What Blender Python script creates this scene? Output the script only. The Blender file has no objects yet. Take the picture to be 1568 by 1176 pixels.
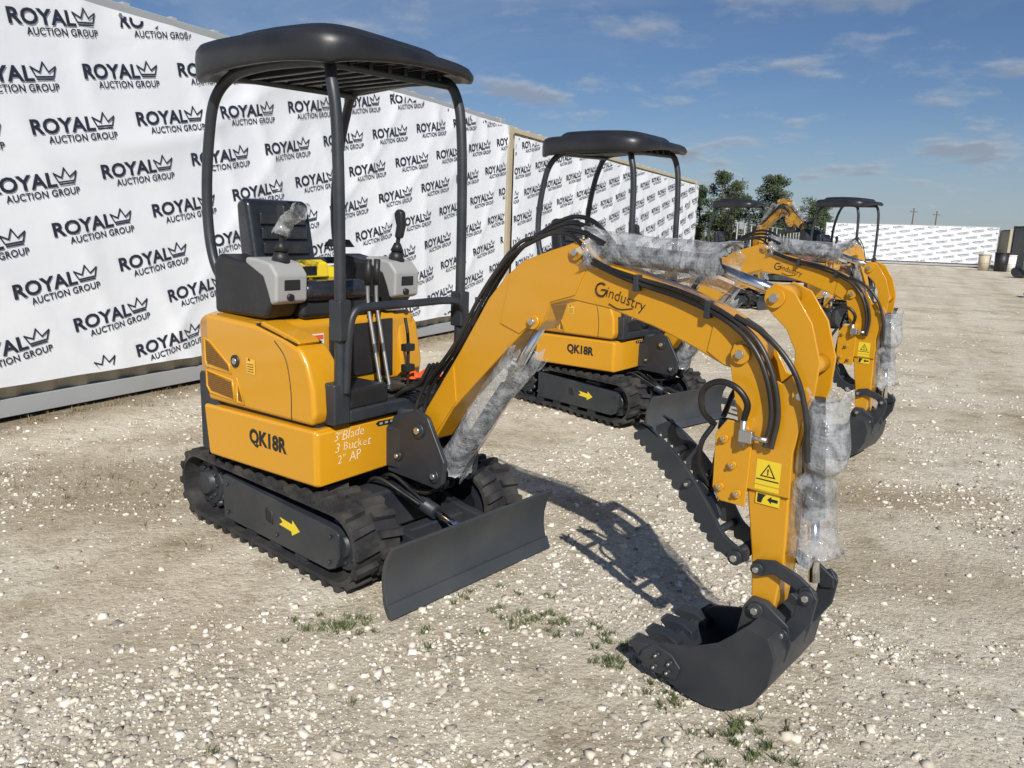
import bpy, bmesh, math, random
import numpy as np
from mathutils import Vector, Matrix, noise
RD=random.Random(7); NR=np.random.RandomState(5)
scene=bpy.context.scene
rad=math.radians

# ------------------------------------------------------------------ materials
def new_mat(name):
    m=bpy.data.materials.new(name); m.use_nodes=True
    nt=m.node_tree; b=nt.nodes['Principled BSDF']; return m,nt,b
def N(nt,t,**k):
    n=nt.nodes.new(t)
    for a,v in k.items():
        if hasattr(n,a): setattr(n,a,v)
        else: n.inputs[a].default_value=v
    return n
def ramp(nt,src,stops):
    r=nt.nodes.new('ShaderNodeValToRGB'); e=r.color_ramp.elements
    while len(e)<len(stops): e.new(0.5)
    for i,(p,c) in enumerate(stops):
        e[i].position=p; e[i].color=(*c,1) if len(c)==3 else c
    nt.links.new(src,r.inputs[0]); return r
def mixc(nt,fac,a,b,mode='MIX'):
    m=nt.nodes.new('ShaderNodeMix'); m.data_type='RGBA'; m.blend_type=mode
    for sock,val in ((0,fac),(6,a),(7,b)):
        if isinstance(val,bpy.types.NodeSocket): nt.links.new(val,m.inputs[sock])
        elif sock==0: m.inputs[0].default_value=val
        else: m.inputs[sock].default_value=(*val,1)
    return m.outputs[2]
def MM(nt,op,a,b_,c=None):
    m=nt.nodes.new('ShaderNodeMath'); m.operation=op
    for i,v in enumerate((a,b_,c)):
        if v is None: continue
        if isinstance(v,bpy.types.NodeSocket): nt.links.new(v,m.inputs[i])
        else: m.inputs[i].default_value=v
    return m.outputs[0]
def paint(name,col,rough=.4,dust=.25,metal=0.,coat=0.,dustcol=(.42,.38,.32),scale=5,bump=0.0):
    m,nt,b=new_mat(name)
    tc=N(nt,'ShaderNodeTexCoord')
    n=N(nt,'ShaderNodeTexNoise'); n.inputs['Scale'].default_value=scale; n.inputs['Detail'].default_value=8
    nt.links.new(tc.outputs['Object'],n.inputs['Vector'])
    r=ramp(nt,n.outputs[0],[(.42,(0,0,0)),(.8,(dust,dust,dust))])
    nt.links.new(mixc(nt,r.outputs[0],col,dustcol),b.inputs['Base Color'])
    n2=N(nt,'ShaderNodeTexNoise'); n2.inputs['Scale'].default_value=scale*6; n2.inputs['Detail'].default_value=5
    nt.links.new(tc.outputs['Object'],n2.inputs['Vector'])
    mr=N(nt,'ShaderNodeMapRange'); mr.inputs[3].default_value=max(rough-.08,.02); mr.inputs[4].default_value=rough+.14
    nt.links.new(n2.outputs[0],mr.inputs[0]); nt.links.new(mr.outputs[0],b.inputs['Roughness'])
    b.inputs['Metallic'].default_value=metal
    if coat: b.inputs['Coat Weight'].default_value=coat; b.inputs['Coat Roughness'].default_value=.08
    if bump:
        bp=N(nt,'ShaderNodeBump'); bp.inputs['Strength'].default_value=bump; bp.inputs['Distance'].default_value=.004
        n3=N(nt,'ShaderNodeTexNoise'); n3.inputs['Scale'].default_value=120
        nt.links.new(tc.outputs['Object'],n3.inputs['Vector']); nt.links.new(n3.outputs[0],bp.inputs['Height']); nt.links.new(bp.outputs[0],b.inputs['Normal'])
    return m
ORANGE=paint('amber_paint',(.58,.275,.007),.32,.05,coat=.5,dustcol=(.48,.33,.11))
CHAR=paint('charcoal_paint',(.022,.027,.034),.42,.18,dustcol=(.16,.15,.14))
BLADE=paint('blade_paint',(.034,.040,.048),.45,.25,dustcol=(.16,.155,.14),scale=3)
PLAST=paint('black_plastic',(.014,.015,.017),.45,.10,dustcol=(.15,.14,.13),bump=.2)
ROOFM=paint('canopy_plastic',(.013,.014,.017),.38,.12,dustcol=(.14,.14,.14))
RUBBER=paint('rubber',(.016,.016,.018),.72,.42,dustcol=(.17,.155,.13),scale=9)
HOSE=paint('hose',(.010,.010,.011),.38,.1)
GREY=paint('grey_trim',(.33,.335,.33),.5,.2,dustcol=(.26,.25,.23))
STEEL=paint('steel',(.55,.55,.53),.35,.1,metal=.9)
CHROME=paint('chrome',(.8,.8,.8),.12,.02,metal=1.)
YELLOW=paint('yellow_label',(.74,.55,.02),.5,.05)
AMBL=paint('amber_label',(.72,.42,.05),.5,.0)
WHITE=paint('white_label',(.75,.75,.73),.5,.05)
CHALK=paint('chalk',(.88,.76,.50),.8,.2)
INK=paint('black_print',(.012,.012,.014),.5,0.)
RED=paint('orange_red_cloth',(.75,.10,.015),.7,.1)
SEATM=paint('seat_vinyl',(.018,.020,.025),.25,.12,coat=.4,dustcol=(.12,.13,.15),scale=7)
def wrapmat(name,alpha,bub,fold=.022,folds=6):
    m,nt,b=new_mat(name)
    tc=N(nt,'ShaderNodeTexCoord')
    v=N(nt,'ShaderNodeTexVoronoi'); v.inputs['Scale'].default_value=bub; v.inputs['Randomness'].default_value=.45
    nt.links.new(tc.outputs['Object'],v.inputs['Vector'])
    n=N(nt,'ShaderNodeTexNoise'); n.inputs['Scale'].default_value=folds; n.inputs['Detail'].default_value=5; n.inputs['Distortion'].default_value=3.0
    nt.links.new(tc.outputs['Object'],n.inputs['Vector'])
    b1=N(nt,'ShaderNodeBump'); b1.inputs['Strength'].default_value=.8; b1.inputs['Distance'].default_value=fold
    nt.links.new(n.outputs[0],b1.inputs['Height'])
    b2=N(nt,'ShaderNodeBump'); b2.inputs['Strength'].default_value=.5; b2.inputs['Distance'].default_value=.003; b2.invert=True
    nt.links.new(v.outputs['Distance'],b2.inputs['Height']); nt.links.new(b1.outputs[0],b2.inputs['Normal'])
    nt.links.new(b2.outputs[0],b.inputs['Normal'])
    rr=ramp(nt,v.outputs['Distance'],[(.20,(alpha-.06,)*3),(.60,(alpha+.08,)*3)])
    n3=N(nt,'ShaderNodeTexNoise'); n3.inputs['Scale'].default_value=7; n3.inputs['Detail'].default_value=4; n3.inputs['Distortion'].default_value=2.5
    nt.links.new(tc.outputs['Object'],n3.inputs['Vector'])
    mr=N(nt,'ShaderNodeMapRange'); mr.inputs[1].default_value=.38; mr.inputs[2].default_value=.66
    mr.inputs[3].default_value=-.16; mr.inputs[4].default_value=.34
    nt.links.new(n3.outputs[0],mr.inputs[0])
    ad=N(nt,'ShaderNodeMath',operation='ADD'); ad.use_clamp=True
    nt.links.new(rr.outputs[0],ad.inputs[0]); nt.links.new(mr.outputs[0],ad.inputs[1]); nt.links.new(ad.outputs[0],b.inputs['Alpha'])
    b.inputs['Base Color'].default_value=(.44,.46,.48,1); b.inputs['Roughness'].default_value=.10
    b.inputs['Specular IOR Level'].default_value=.9
    return m
WRAP=wrapmat('bubble_wrap',.32,95)
def ventmat():
    m,nt,b=new_mat('vent_mesh')
    tc=N(nt,'ShaderNodeTexCoord'); v=N(nt,'ShaderNodeTexVoronoi'); v.inputs['Scale'].default_value=110; v.inputs['Randomness'].default_value=0
    nt.links.new(tc.outputs['Object'],v.inputs['Vector'])
    r=ramp(nt,v.outputs['Distance'],[(.38,(.012,.008,.005)),(.50,(.24,.11,.01))])
    nt.links.new(r.outputs[0],b.inputs['Base Color']); b.inputs['Roughness'].default_value=.6
    return m
VENT=ventmat()

# ------------------------------------------------------------------ mesh helpers
def link(ob,par):
    scene.collection.objects.link(ob)
    if par is not None: ob.parent=par
    return ob
def empty(name,par=None,loc=(0,0,0),rotz=0,rot=None):
    e=bpy.data.objects.new(name,None); e.empty_display_size=.2
    link(e,par); e.location=loc; e.rotation_euler=rot if rot else (0,0,rotz); return e
def mesh(name,vs,fs,mat,par=None,bev=0,seg=2,smooth=False,ang=35):
    me=bpy.data.meshes.new(name); me.from_pydata([tuple(v) for v in vs],[],fs)
    bm=bmesh.new(); bm.from_mesh(me); bmesh.ops.recalc_face_normals(bm,faces=bm.faces); bm.to_mesh(me); bm.free()
    me.materials.append(mat)
    ob=link(bpy.data.objects.new(name,me),par)
    if bev:
        for p in me.polygons: p.use_smooth=True
        md=ob.modifiers.new('b','BEVEL'); md.width=bev; md.segments=seg; md.limit_method='ANGLE'; md.angle_limit=rad(ang); md.harden_normals=True
    elif smooth:
        for p in me.polygons: p.use_smooth=True
    return ob
def prism(name,poly,a,b,mat,par,axis='y',bev=.004,seg=2,ang=35):
    n=len(poly)
    f={'y':lambda p,t:(p[0],t,p[1]),'z':lambda p,t:(p[0],p[1],t),'x':lambda p,t:(t,p[0],p[1])}[axis]
    vs=[f(p,a) for p in poly]+[f(p,b) for p in poly]
    fs=[list(range(n)),list(range(2*n-1,n-1,-1))]+[[i,(i+1)%n,n+(i+1)%n,n+i] for i in range(n)]
    return mesh(name,vs,fs,mat,par,bev,seg,ang=ang)
def box(name,lo,hi,mat,par,bev=.004,seg=2):
    return prism(name,[(lo[0],lo[1]),(hi[0],lo[1]),(hi[0],hi[1]),(lo[0],hi[1])],lo[2],hi[2],mat,par,'z',bev,seg)
def cyl(name,p0,p1,r,mat,par,n=20,r2=None):
    p0=Vector(p0);p1=Vector(p1); d=(p1-p0).normalized(); u=d.orthogonal().normalized(); w=d.cross(u)
    r2=r if r2 is None else r2
    vs=[];
    for p,rr in ((p0,r),(p1,r2)):
        for i in range(n):
            a=2*math.pi*i/n; vs.append(p+u*math.cos(a)*rr+w*math.sin(a)*rr)
    fs=[[i,(i+1)%n,n+(i+1)%n,n+i] for i in range(n)]+[list(range(n)),list(range(2*n-1,n-1,-1))]
    ob=mesh(name,vs,fs,mat,par)
    for p in ob.data.polygons: p.use_smooth=len(p.vertices)==4 and n>4
    return ob
def cat(pts,n=8):
    P=[Vector(p) for p in pts]; P=[2*P[0]-P[1]]+P+[2*P[-1]-P[-2]]; out=[]
    for i in range(1,len(P)-2):
        a,b,c,d=P[i-1:i+3]
        for k in range(n):
            t=k/n; out.append(.5*((2*b)+(c-a)*t+(2*a-5*b+4*c-d)*t*t+(3*b-a-3*c+d)*t**3))
    out.append(P[-2]); return out
def tube(name,pts,r,mat,par,n=8,res=4,smooth=True):
    pts=cat(pts,n) if smooth else [Vector(p) for p in pts]
    cu=bpy.data.curves.new(name,'CURVE'); cu.dimensions='3D'; cu.bevel_depth=r; cu.bevel_resolution=res; cu.use_fill_caps=True
    s=cu.splines.new('POLY'); s.points.add(len(pts)-1)
    for i,p in enumerate(pts): s.points[i].co=(*p,1)
    s.use_smooth=True
    cu.materials.append(mat)
    return link(bpy.data.objects.new(name,cu),par)
def bolt(name,x,y,z,r,par,s=-1,mat=None):
    cyl(name,(x,y,z),(x,y+s*.012,z),r,mat or CHAR,par,20)
    cyl(name+'_head',(x,y+s*.011,z),(x,y+s*.022,z),r*.48,STEEL,par,6)
_gl={}
def glyph(body,size=1,offset=0,xs=1.,space=1.):
    key=(body,size,offset,xs,space)
    if key in _gl: return _gl[key]
    cu=bpy.data.curves.new('g','FONT'); cu.body=body; cu.size=size; cu.offset=offset; cu.align_x='CENTER'; cu.space_character=space; cu.resolution_u=3
    o=bpy.data.objects.new('g',cu); scene.collection.objects.link(o); bpy.context.view_layer.update()
    me=o.evaluated_get(bpy.context.evaluated_depsgraph_get()).to_mesh()
    bm=bmesh.new(); bm.from_mesh(me); bmesh.ops.triangulate(bm,faces=bm.faces)
    v=np.array([(x.co.x*xs,x.co.y) for x in bm.verts]); bm.verts.index_update()
    t=np.array([[q.index for q in f.verts] for f in bm.faces]); bm.free()
    bpy.data.objects.remove(o); _gl[key]=(v,t); return v,t
def text(name,body,size,org,xd,yd,mat,par,offset=0,xs=1.,space=1.):
    v,t=glyph(body,size,offset,xs,space); xd=Vector(xd).normalized(); yd=Vector(yd).normalized(); o=Vector(org)
    c=(v.min(0)+v.max(0))/2
    return mesh(name,[o+xd*(a-c[0])+yd*(b-c[1]) for a,b in v.tolist()],t.tolist(),mat,par)
def wrap(name,pts,r,par,mat=WRAP,seed=0,flare=.3,amp=.16,nseg=40,pinch=None):
    P=cat(pts,16); n=len(P); vs=[];fs=[]
    for i,p in enumerate(P):
        t=i/(n-1); d=(P[min(i+1,n-1)]-P[max(i-1,0)]).normalized()
        u=Vector((0,1,0)); u=(u-d*u.dot(d)).normalized(); w=d.cross(u)
        e=1+flare*(math.exp(-t*14)+math.exp(-(1-t)*14))
        if pinch: e*=1-.35*math.exp(-((t-pinch)/.05)**2)
        for k in range(nseg):
            a=2*math.pi*k/nseg
            q=Vector((math.cos(a)*1.2,math.sin(a)*1.2,t*3+seed*7.3))
            q2=Vector((math.cos(a)*3.2,math.sin(a)*3.2,t*4+seed*3.3))
            rr=r*e*(1+amp*noise.noise(q)+amp*.55*noise.noise(q2)+.03*noise.noise(q*7))
            jj=d*(.07*noise.noise(q*3) if i in(0,n-1) else 0)
            vs.append(p+u*math.cos(a)*rr+w*math.sin(a)*rr+jj)
    for i in range(n-1):
        for k in range(nseg):
            fs.append([i*nseg+k,i*nseg+(k+1)%nseg,(i+1)*nseg+(k+1)%nseg,(i+1)*nseg+k])
    return mesh(name,vs,fs,mat,par,smooth=True)

# ------------------------------------------------------------------ excavator
def stad(s,hl,R,zc,x0):
    L=2*hl; per=2*L+2*math.pi*R; s%=per
    if s<L: return (x0-hl+s,zc-R,0,-1)
    s-=L
    if s<math.pi*R:
        a=-math.pi/2+s/R; return (x0+hl+R*math.cos(a),zc+R*math.sin(a),math.cos(a),math.sin(a))
    s-=math.pi*R
    if s<L: return (x0+hl-s,zc+R,0,1)
    s-=L; a=math.pi/2+s/R; return (x0-hl+R*math.cos(a),zc+R*math.sin(a),math.cos(a),math.sin(a))
def track(root,sg):
    hl,R,zc,x0=.555,.163,.183,-.015
    per=4*hl+2*math.pi*R; M=120; vs=[];fs=[]
    ya,yb=(.27,.50); ya*=sg;yb*=sg
    for i in range(M):
        x,z,nx,nz=stad(per*i/M,hl,R,zc,x0)
        for (y,o) in ((ya,0),(yb,0),(yb,-.020),(ya,-.020)): vs.append((x+nx*o,y,z+nz*o))
    for i in range(M):
        j=(i+1)%M
        for k in range(4): fs.append([i*4+k,i*4+(k+1)%4,j*4+(k+1)%4,j*4+k])
    K=40
    def lug(s,y0,y1,w,h,skew=0,inn=0):
        b=len(vs)
        for (ds,o) in ((-w,-.004),(w,-.004),(w*.6,h),(-w*.6,h)):
            for y,sk in ((y0,0),(y1,skew)):
                x,z,nx,nz=stad(s+ds+sk,hl,R,zc,x0); vs.append((x+nx*(o+inn),y,z+nz*(o+inn)))
        fs.extend([[b,b+2,b+4,b+6],[b+1,b+3,b+5,b+7],[b,b+1,b+3,b+2],[b+2,b+3,b+5,b+4],[b+4,b+5,b+7,b+6],[b+6,b+7,b+1,b]])
    for i in range(K):
        s=per*i/K
        lug(s,sg*.503,sg*.395,.021,.022,.014); lug(s+per/K*.5,sg*.267,sg*.375,.021,.022,.014)
        lug(s+per/K*.25,sg*.36,sg*.41,.012,.026,0,-.046)
    mesh('rubber_track',vs,fs,RUBBER,root)
    ys=sg*.455
    for nm,xx in (('drive_sprocket',x0-hl),('front_idler',x0+hl)):
        cyl(nm,(xx,sg*.30,zc),(xx,ys-sg*.02,zc),.112,CHAR,root,28)
        cyl(nm+'_hub',(xx,sg*.30,zc),(xx,ys+sg*.010,zc),.055,CHAR,root,20)
        for k in range(9):
            a=k*2*math.pi/9; cyl(nm+'_bolt',(xx+.08*math.cos(a),ys-sg*.02,zc+.08*math.sin(a)),(xx+.08*math.cos(a),ys-sg*.008,zc+.08*math.sin(a)),.009,RUBBER,root,6)
    T=12
    for k in range(T):
        a=k*2*math.pi/T; cx,cz=x0-hl+.118*math.cos(a),zc+.118*math.sin(a)
        cyl('sprocket_tooth',(cx,sg*.35,cz),(cx,sg*.43,cz),.017,CHAR,root,8)
    for k in range(4):
        cx=-.32+k*.20; cyl('track_roller',(cx,sg*.29,.068),(cx,sg*.475,.068),.045,CHAR,root,18)
    y0,y1=sorted((sg*.30,sg*.488))
    prism('track_frame',[(-.345,.085),(-.325,.07),(.50,.07),(.545,.09),(.575,.15),(.57,.245),(.545,.262),(-.335,.292),(-.35,.27)],y0,y1,CHAR,root,bev=.008)
    yy=sg*.4895
    f=lambda L:[(x,yy,z) for x,z in L]
    if sg<0:
        mesh('arrow_decal',f([(.14,.172),(.235,.165),(.24,.147),(.30,.182),(.245,.220),(.241,.200),(.145,.208),(.168,.190)]),[list(range(8))],YELLOW,root)
    mesh('frame_slot',f([(.03,.16),(.085,.158),(.085,.215),(.03,.218)]),[[0,1,2,3]],INK,root)
    tube('slot_rim',[(.03,yy,.16),(.085,yy,.158),(.085,yy,.215),(.03,yy,.218),(.03,yy,.16)],.003,CHAR,root,smooth=False,res=1)
    for xx,zz in ((-.30,.25),(.52,.225),(.51,.11),(-.30,.11),(.12,.115)):
        cyl('frame_bolt',(xx,yy,zz),(xx,yy+sg*.008,zz),.009,CHAR,root,6)

def canopy(up):
    a,b,e=.492,.500,5.2; M=96; rings=[]
    zb=lambda th: 2.118+.030*abs(math.cos(2*th))**.7
    def ring(s,z0,zf,tl=0.):
        o=[]
        for i in range(M):
            th=2*math.pi*i/M; c,sn=math.cos(th),math.sin(th)
            k=(abs(c)**e+abs(sn)**e)**(-1/e)
            y=b*k*sn*s; x=a*k*c*s
            o.append((x-.025,y-.015,z0+zf*zb(th)+tl*(.035*(y/.49+.2)+.012*x)-(1-tl)*.018*max(0,x/.49)))
        return o
    R_=[ring(.04,2.160,0,1),ring(.55,2.160,0,1),ring(.80,2.160,0,1),ring(.90,2.150,0,1),ring(.945,-.004,1,1),ring(.985,-.004,1,1),ring(1.0,.008,1,1),ring(1.003,2.185,0,.3),ring(.995,2.210,0,0),ring(.97,2.230,0,0),ring(.93,2.240,0,0),ring(.82,2.246,0,0),ring(.77,2.250,0,0),ring(.735,2.272,0,0),ring(.69,2.288,0,0),ring(.5,2.298,0,0),ring(.04,2.303,0,0)]
    vs=[v for r in R_ for v in r]; fs=[]
    for i in range(len(R_)-1):
        for k in range(M): fs.append([i*M+k,i*M+(k+1)%M,(i+1)*M+(k+1)%M,(i+1)*M+k])
    fs.append(list(range(M))); fs.append([ (len(R_)-1)*M+k for k in range(M)])
    mesh('canopy_roof',vs,fs,ROOFM,up,smooth=True)
    for y in (-.27,-.16,-.05,.05,.16,.27): box('roof_rib',(-.33,y-.012,2.135+.035*y/.49),(.33,y+.012,2.168+.035*y/.49),ROOFM,up,.004)
    for sg in (-1,1):
        y=.39*sg; yt=.365*sg; dz=.012+.022*sg
        P=[(-.30,y,1.10),(-.40,y,1.20),(-.475,y,1.30),(-.51,y,1.45),(-.51,y,1.65),(-.475,y,1.87),(-.42,y,2.03+dz*.6),(-.33,yt,2.125+dz),(-.15,yt,2.15+dz),(.1,yt,2.15+dz),(.29,yt,2.13+dz),(.345,y,2.05+dz*.6),(.37,y,1.9),(.38,y,1.6),(.38,y,1.2),(.375,y,.9),(.365,y,.68)]
        tube('canopy_post',P,.0240,CHAR,up,6,5)
        box('post_foot',(.315,y-.048,.66),(.40 if sg>0 else .392,y+.045,.84),CHAR,up,.01)
        box('post_clamp',(.345,y-.033,1.02),(.415,y+.033,1.19),CHAR,up,.008)
    tube('roof_cross_tube',[(-.34,-.38,2.115),(-.34,.38,2.145)],.016,CHAR,up,2)
    tube('roof_cross_tube',[(.31,-.38,2.115),(.31,.38,2.145)],.016,CHAR,up,2)
    tube('rear_cross_tube',[(-.46,-.39,1.30),(-.46,.39,1.30)],.018,CHAR,up,2)
    tube('guard_bar',[(.395,-.375,.80),(.405,-.37,1.02),(.41,-.345,1.13),(.415,-.27,1.155),(.415,0,1.155),(.415,.26,1.155),(.41,.35,1.13),(.405,.395,1.04),(.40,.40,.85)],.018,CHAR,up,6,4)

def joystick(up,x,y,z,covered):
    cyl('joystick_boot',(x,y,z-.02),(x+.005,y,z+.035),.045,PLAST,up,20,.026)
    cyl('joystick_boot',(x+.005,y,z+.035),(x+.008,y,z+.075),.034,PLAST,up,20,.016)
    tube('joystick_stem',[(x+.008,y,z+.06),(x+.02,y,z+.13)],.011,PLAST,up,2)
    prism('joystick_grip',[(x+.0,z+.10),(x+.035,z+.095),(x+.055,z+.16),(x+.05,z+.23),(x+.02,z+.245),(x-.005,z+.22),(x+.012,z+.16)],y-.02,y+.02,PLAST,up,bev=.012,seg=3)
    if covered: wrap('joystick_film',[(x+.02,y,z+.12),(x+.055,y,z+.165),(x+.10,y,z+.195),(x+.15,y-.01,z+.215)],.034,up,WRAP,seed=4,amp=.6,nseg=22,flare=.1)

def excavator(loc,yc,yh,ya,boom_rot=0,detail=True):
    root=empty('mini_excavator',None,(*loc,0),rad(yc))
    box('undercarriage_frame',(-.42,-.28,.11),(.42,.28,.31),CHAR,root,.02)
    box('undercarriage_crossbeam',(-.30,-.42,.14),(-.12,.42,.30),CHAR,root,.02)
    box('undercarriage_crossbeam',(.14,-.42,.14),(.32,.42,.30),CHAR,root,.02)
    cyl('slew_ring',(0,0,.30),(0,0,.42),.26,CHAR,root,40)
    for sg in (-1,1): track(root,sg)
    prism('dozer_blade',[(.905,.0),(.885,.05),(.872,.11),(.872,.17),(.885,.225),(.918,.292),(.906,.298),(.866,.23),(.852,.17),(.852,.11),(.866,.05),(.889,.0)],-.495,.495,BLADE,root,bev=.003)
    prism('cutting_edge',[(.915,.002),(.893,.055),(.885,.053),(.905,.002)],-.496,.496,BLADE,root,bev=.001)
    for sg in (-1,1):
        prism('blade_arm',[(.30,.24),(.36,.27),(.60,.215),(.87,.19),(.87,.07),(.60,.12),(.34,.15)],sg*.20-.022,sg*.20+.022,CHAR,root,bev=.008)
        prism('blade_gusset',[(.70,.10),(.87,.03),(.87,.25),(.78,.20)],sg*.235-.006,sg*.235+.006,CHAR,root,bev=.002)
        bolt('arm_pin',.35,sg*.225,.20,.03,root,sg)
        prism('blade_rib',[(.80,.05),(.86,.03),(.86,.26),(.83,.22)],sg*.44-.006,sg*.44+.006,CHAR,root,bev=.002)
    box('blade_cross_tube',(.56,-.20,.12),(.63,.20,.19),CHAR,root,.012)
    cyl('blade_cylinder',(.34,0,.30),(.64,0,.235),.033,CHAR,root)
    cyl('blade_cylinder_rod',(.60,0,.244),(.86,0,.19),.017,CHROME,root)
    for k in range(4):
        y=-.10+k*.065
        tube('blade_hose',[(.25,y,.30),(.38,y*1.2,.36),(.50,y*.8,.31),(.58,y*.5,.27)],.009,HOSE,root)
    up=empty('upper_structure',root,(0,0,0),rad(yh-yc))
    def dshape(R,hw,xf):
        a0=math.asin(hw/R); pts=[(xf,-hw)]
        for i in range(25):
            a=-math.pi+a0 - (2*a0)*i/24
            pts.append((R*math.cos(a),R*math.sin(a)))
        pts.append((xf,hw)); return pts
    prism('turntable_core',[(-.55,-.3),(-.40,-.47),(.32,-.47),(.32,.47),(-.40,.47),(-.55,.3)],.405,.68,PLAST,up,'z',.01)
    prism('counterweight',dshape(.684,.497,-.34),.41,.80,CHAR,up,'z',.025,4,50)
    prism('engine_cover',dshape(.672,.488,.0),.672,1.062,ORANGE,up,'z',.045,5,50)
    prism('side_cowl',[(-.40,.667),(.325,.662),(.345,.70),(.338,.82),(.305,.925),(.255,.985),(.16,1.02),(-.02,1.055),(-.40,1.072)],-.505,-.345,ORANGE,up,bev=.028,seg=5,ang=28)
    prism('lower_side_skirt',[(-.43,.645),(.352,.648),(.356,.402),(-.40,.402)],-.512,-.30,ORANGE,up,bev=.016,seg=4)
    prism('lower_side_skirt',[(-.43,.645),(.352,.648),(.356,.402),(-.40,.402)],.34,.512,ORANGE,up,bev=.016,seg=4)
    prism('front_wing',[(.10,-.508),(.350,-.508),(.362,-.49),(.360,-.03),(.30,-.03),(.10,-.03)],.400,.640,ORANGE,up,'z',.014,4)
    prism('front_wing',[(.10,.508),(.350,.508),(.362,.49),(.360,.16),(.30,.16),(.10,.16)],.400,.640,ORANGE,up,'z',.014,4)
    prism('left_cowl',[(-.40,.667),(.02,.662),(.04,.80),(.0,1.0),(-.06,1.05),(-.40,1.072)],.345,.503,ORANGE,up,bev=.028,seg=5,ang=28)
    box('swing_frame',(.15,-.10,.40),(.45,.12,.60),CHAR,up,.015)
    box('operator_floor',(-.02,-.345,.655),(.385,.48,.715),CHAR,up,.012)
    box('floor_mat',(.02,-.30,.716),(.34,.44,.724),RUBBER,up,.003)
    for k in range(9): box('mat_rib',(.05+.032*k,-.28,.723),(.062+.032*k,.42,.729),RUBBER,up,.002)
    box('valve_block_cover',(.16,-.335,.71),(.375,-.10,.80),PLAST,up,.015)
    box('seat_base_panel',(.0,-.12,.76),(.012,.20,1.02),PLAST,up,.008)
    box('fire_cabinet',(.0,.22,.74),(.014,.30,1.03),PLAST,up,.004)
    box('small_label',(.0,-.22,.93),(.004,-.15,.99),WHITE,up,0); box('small_label',(.003,-.215,.965),(.006,-.155,.985),RED,up,0)
    mesh('fuel_lid_base',[(-.03,-.503,1.060),(.240,-.505,.998),(.25,-.368,1.000),(-.03,-.385,1.066)],[[0,1,2,3]],INK,up)
    prism('fuel_lid',[(-.015,1.052),(.235,.990),(.247,1.004),(.22,1.020),(.0,1.073)],-.492,-.380,ORANGE,up,bev=.007,seg=3)
    Y=-.5065
    q=lambda L,dy=0:[(x,Y-dy,z) for x,z in L]
    def plate(name,L,mat,dy=0): return mesh(name,q(L,dy),[list(range(len(L)))],mat,up)
    plate('vent_grille',[(-.395,.945),(-.365,.935),(-.235,.850),(-.225,.825),(-.385,.84),(-.395,.86)],VENT)
    plate('vent_grille',[(-.39,.80),(-.215,.775),(-.20,.70),(-.37,.715),(-.39,.74)],VENT)
    plate('vent_grille',[(-.165,.775),(-.135,.695),(-.165,.70)],VENT)
    for L in ([(-.405,.957),(-.36,.945),(-.225,.855),(-.212,.815),(-.392,.828),(-.405,.85)],[(-.40,.808),(-.205,.785),(-.188,.692),(-.375,.705),(-.40,.735)],[(-.172,.80),(-.122,.686),(-.172,.69)]):
        tube('vent_frame',[(x,Y+.001,z) for x,z in L+[L[0]]],.005,ORANGE,up,smooth=False,res=2)
    cyl('cowl_latch',(-.175,Y+.01,.878),(-.175,Y-.006,.878),.028,PLAST,up,24)
    cyl('cowl_latch_key',(-.175,Y-.004,.878),(-.175,Y-.010,.878),.014,STEEL,up,20)
    plate('info_label',[(-.095,.835),(-.035,.832),(-.035,.90),(-.095,.905)],AMBL,.001)
    for k in range(4): plate('label_line',[(-.088,.842+.011*k),(-.045,.842+.011*k),(-.045,.845+.011*k),(-.088,.845+.011*k)],INK,.002)
    plate('label_icon',[(-.085,.893),(-.065,.893),(-.075,.905)],INK,.002)
    tube('door_gap',[(.20,Y+.0022,.672),(.20,Y+.0022,.80),(.17,Y+.0022,.93),(.10,Y+.0022,1.0)],.0028,INK,up,res=1)
    text('model_lettering','QK18R',.090,(.045,-.5135,.545),(1,0,-.02),(0,0,1),INK,up,.0042,.90)
    if detail:
        rr=random.Random(3)
        for s,z,w in (('3"Blade',.605,-.41),('3 Bucket',.553,-.405),('2" AP',.500,-.395)):
            y=w
            for ch in s:
                if ch==' ': y+=.018; continue
                v,_t=glyph(ch,.056,-.0006,.95); wd=float(v[:,0].max()-v[:,0].min()); hc=float((v[:,1].min()+v[:,1].max())/2)
                a=rr.uniform(-.14,.14); sz=rr.uniform(.9,1.15)
                text('chalk_writing',ch,.056*sz,(.3635,y+wd/2,z+hc-.018+rr.uniform(-.003,.003)),(0,math.cos(a),math.sin(a)+.04),(0,.12-math.sin(a),math.cos(a)),CHALK,up,-.0006,.95)
                y+=wd+.008
    mesh('wing_badge',[(.3635,-.17,.62),(.3635,-.155,.629),(.3635,-.06,.624),(.3635,-.045,.614),(.3635,-.06,.602),(.3635,-.155,.606)],[[0,1,2,3,4,5]],INK,up)
    for k in range(3): mesh('badge_spot',[(.365,-.148+k*.034,.611),(.365,-.128+k*.034,.611),(.365,-.128+k*.034,.621),(.365,-.148+k*.034,.621)],[[0,1,2,3]],GREY,up)
    cyl('wing_bolt',(.36,-.055,.52),(.366,-.055,.52),.010,CHAR,up,12)
    cy=-.07
    box('seat_tub',(-.42,-.27,1.06),(.0,.24,1.15),PLAST,up,.03,4)
    box('seat_cushion',(-.36,cy-.20,1.14),(.03,cy+.20,1.235),SEATM,up,.045,5)
    prism('seat_backrest',[(-.42,1.20),(-.32,1.18),(-.35,1.35),(-.375,1.48),(-.395,1.585),(-.435,1.605),(-.485,1.58),(-.48,1.50),(-.465,1.35)],cy-.19,cy+.18,SEATM,up,bev=.042,seg=6,ang=50)
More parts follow.
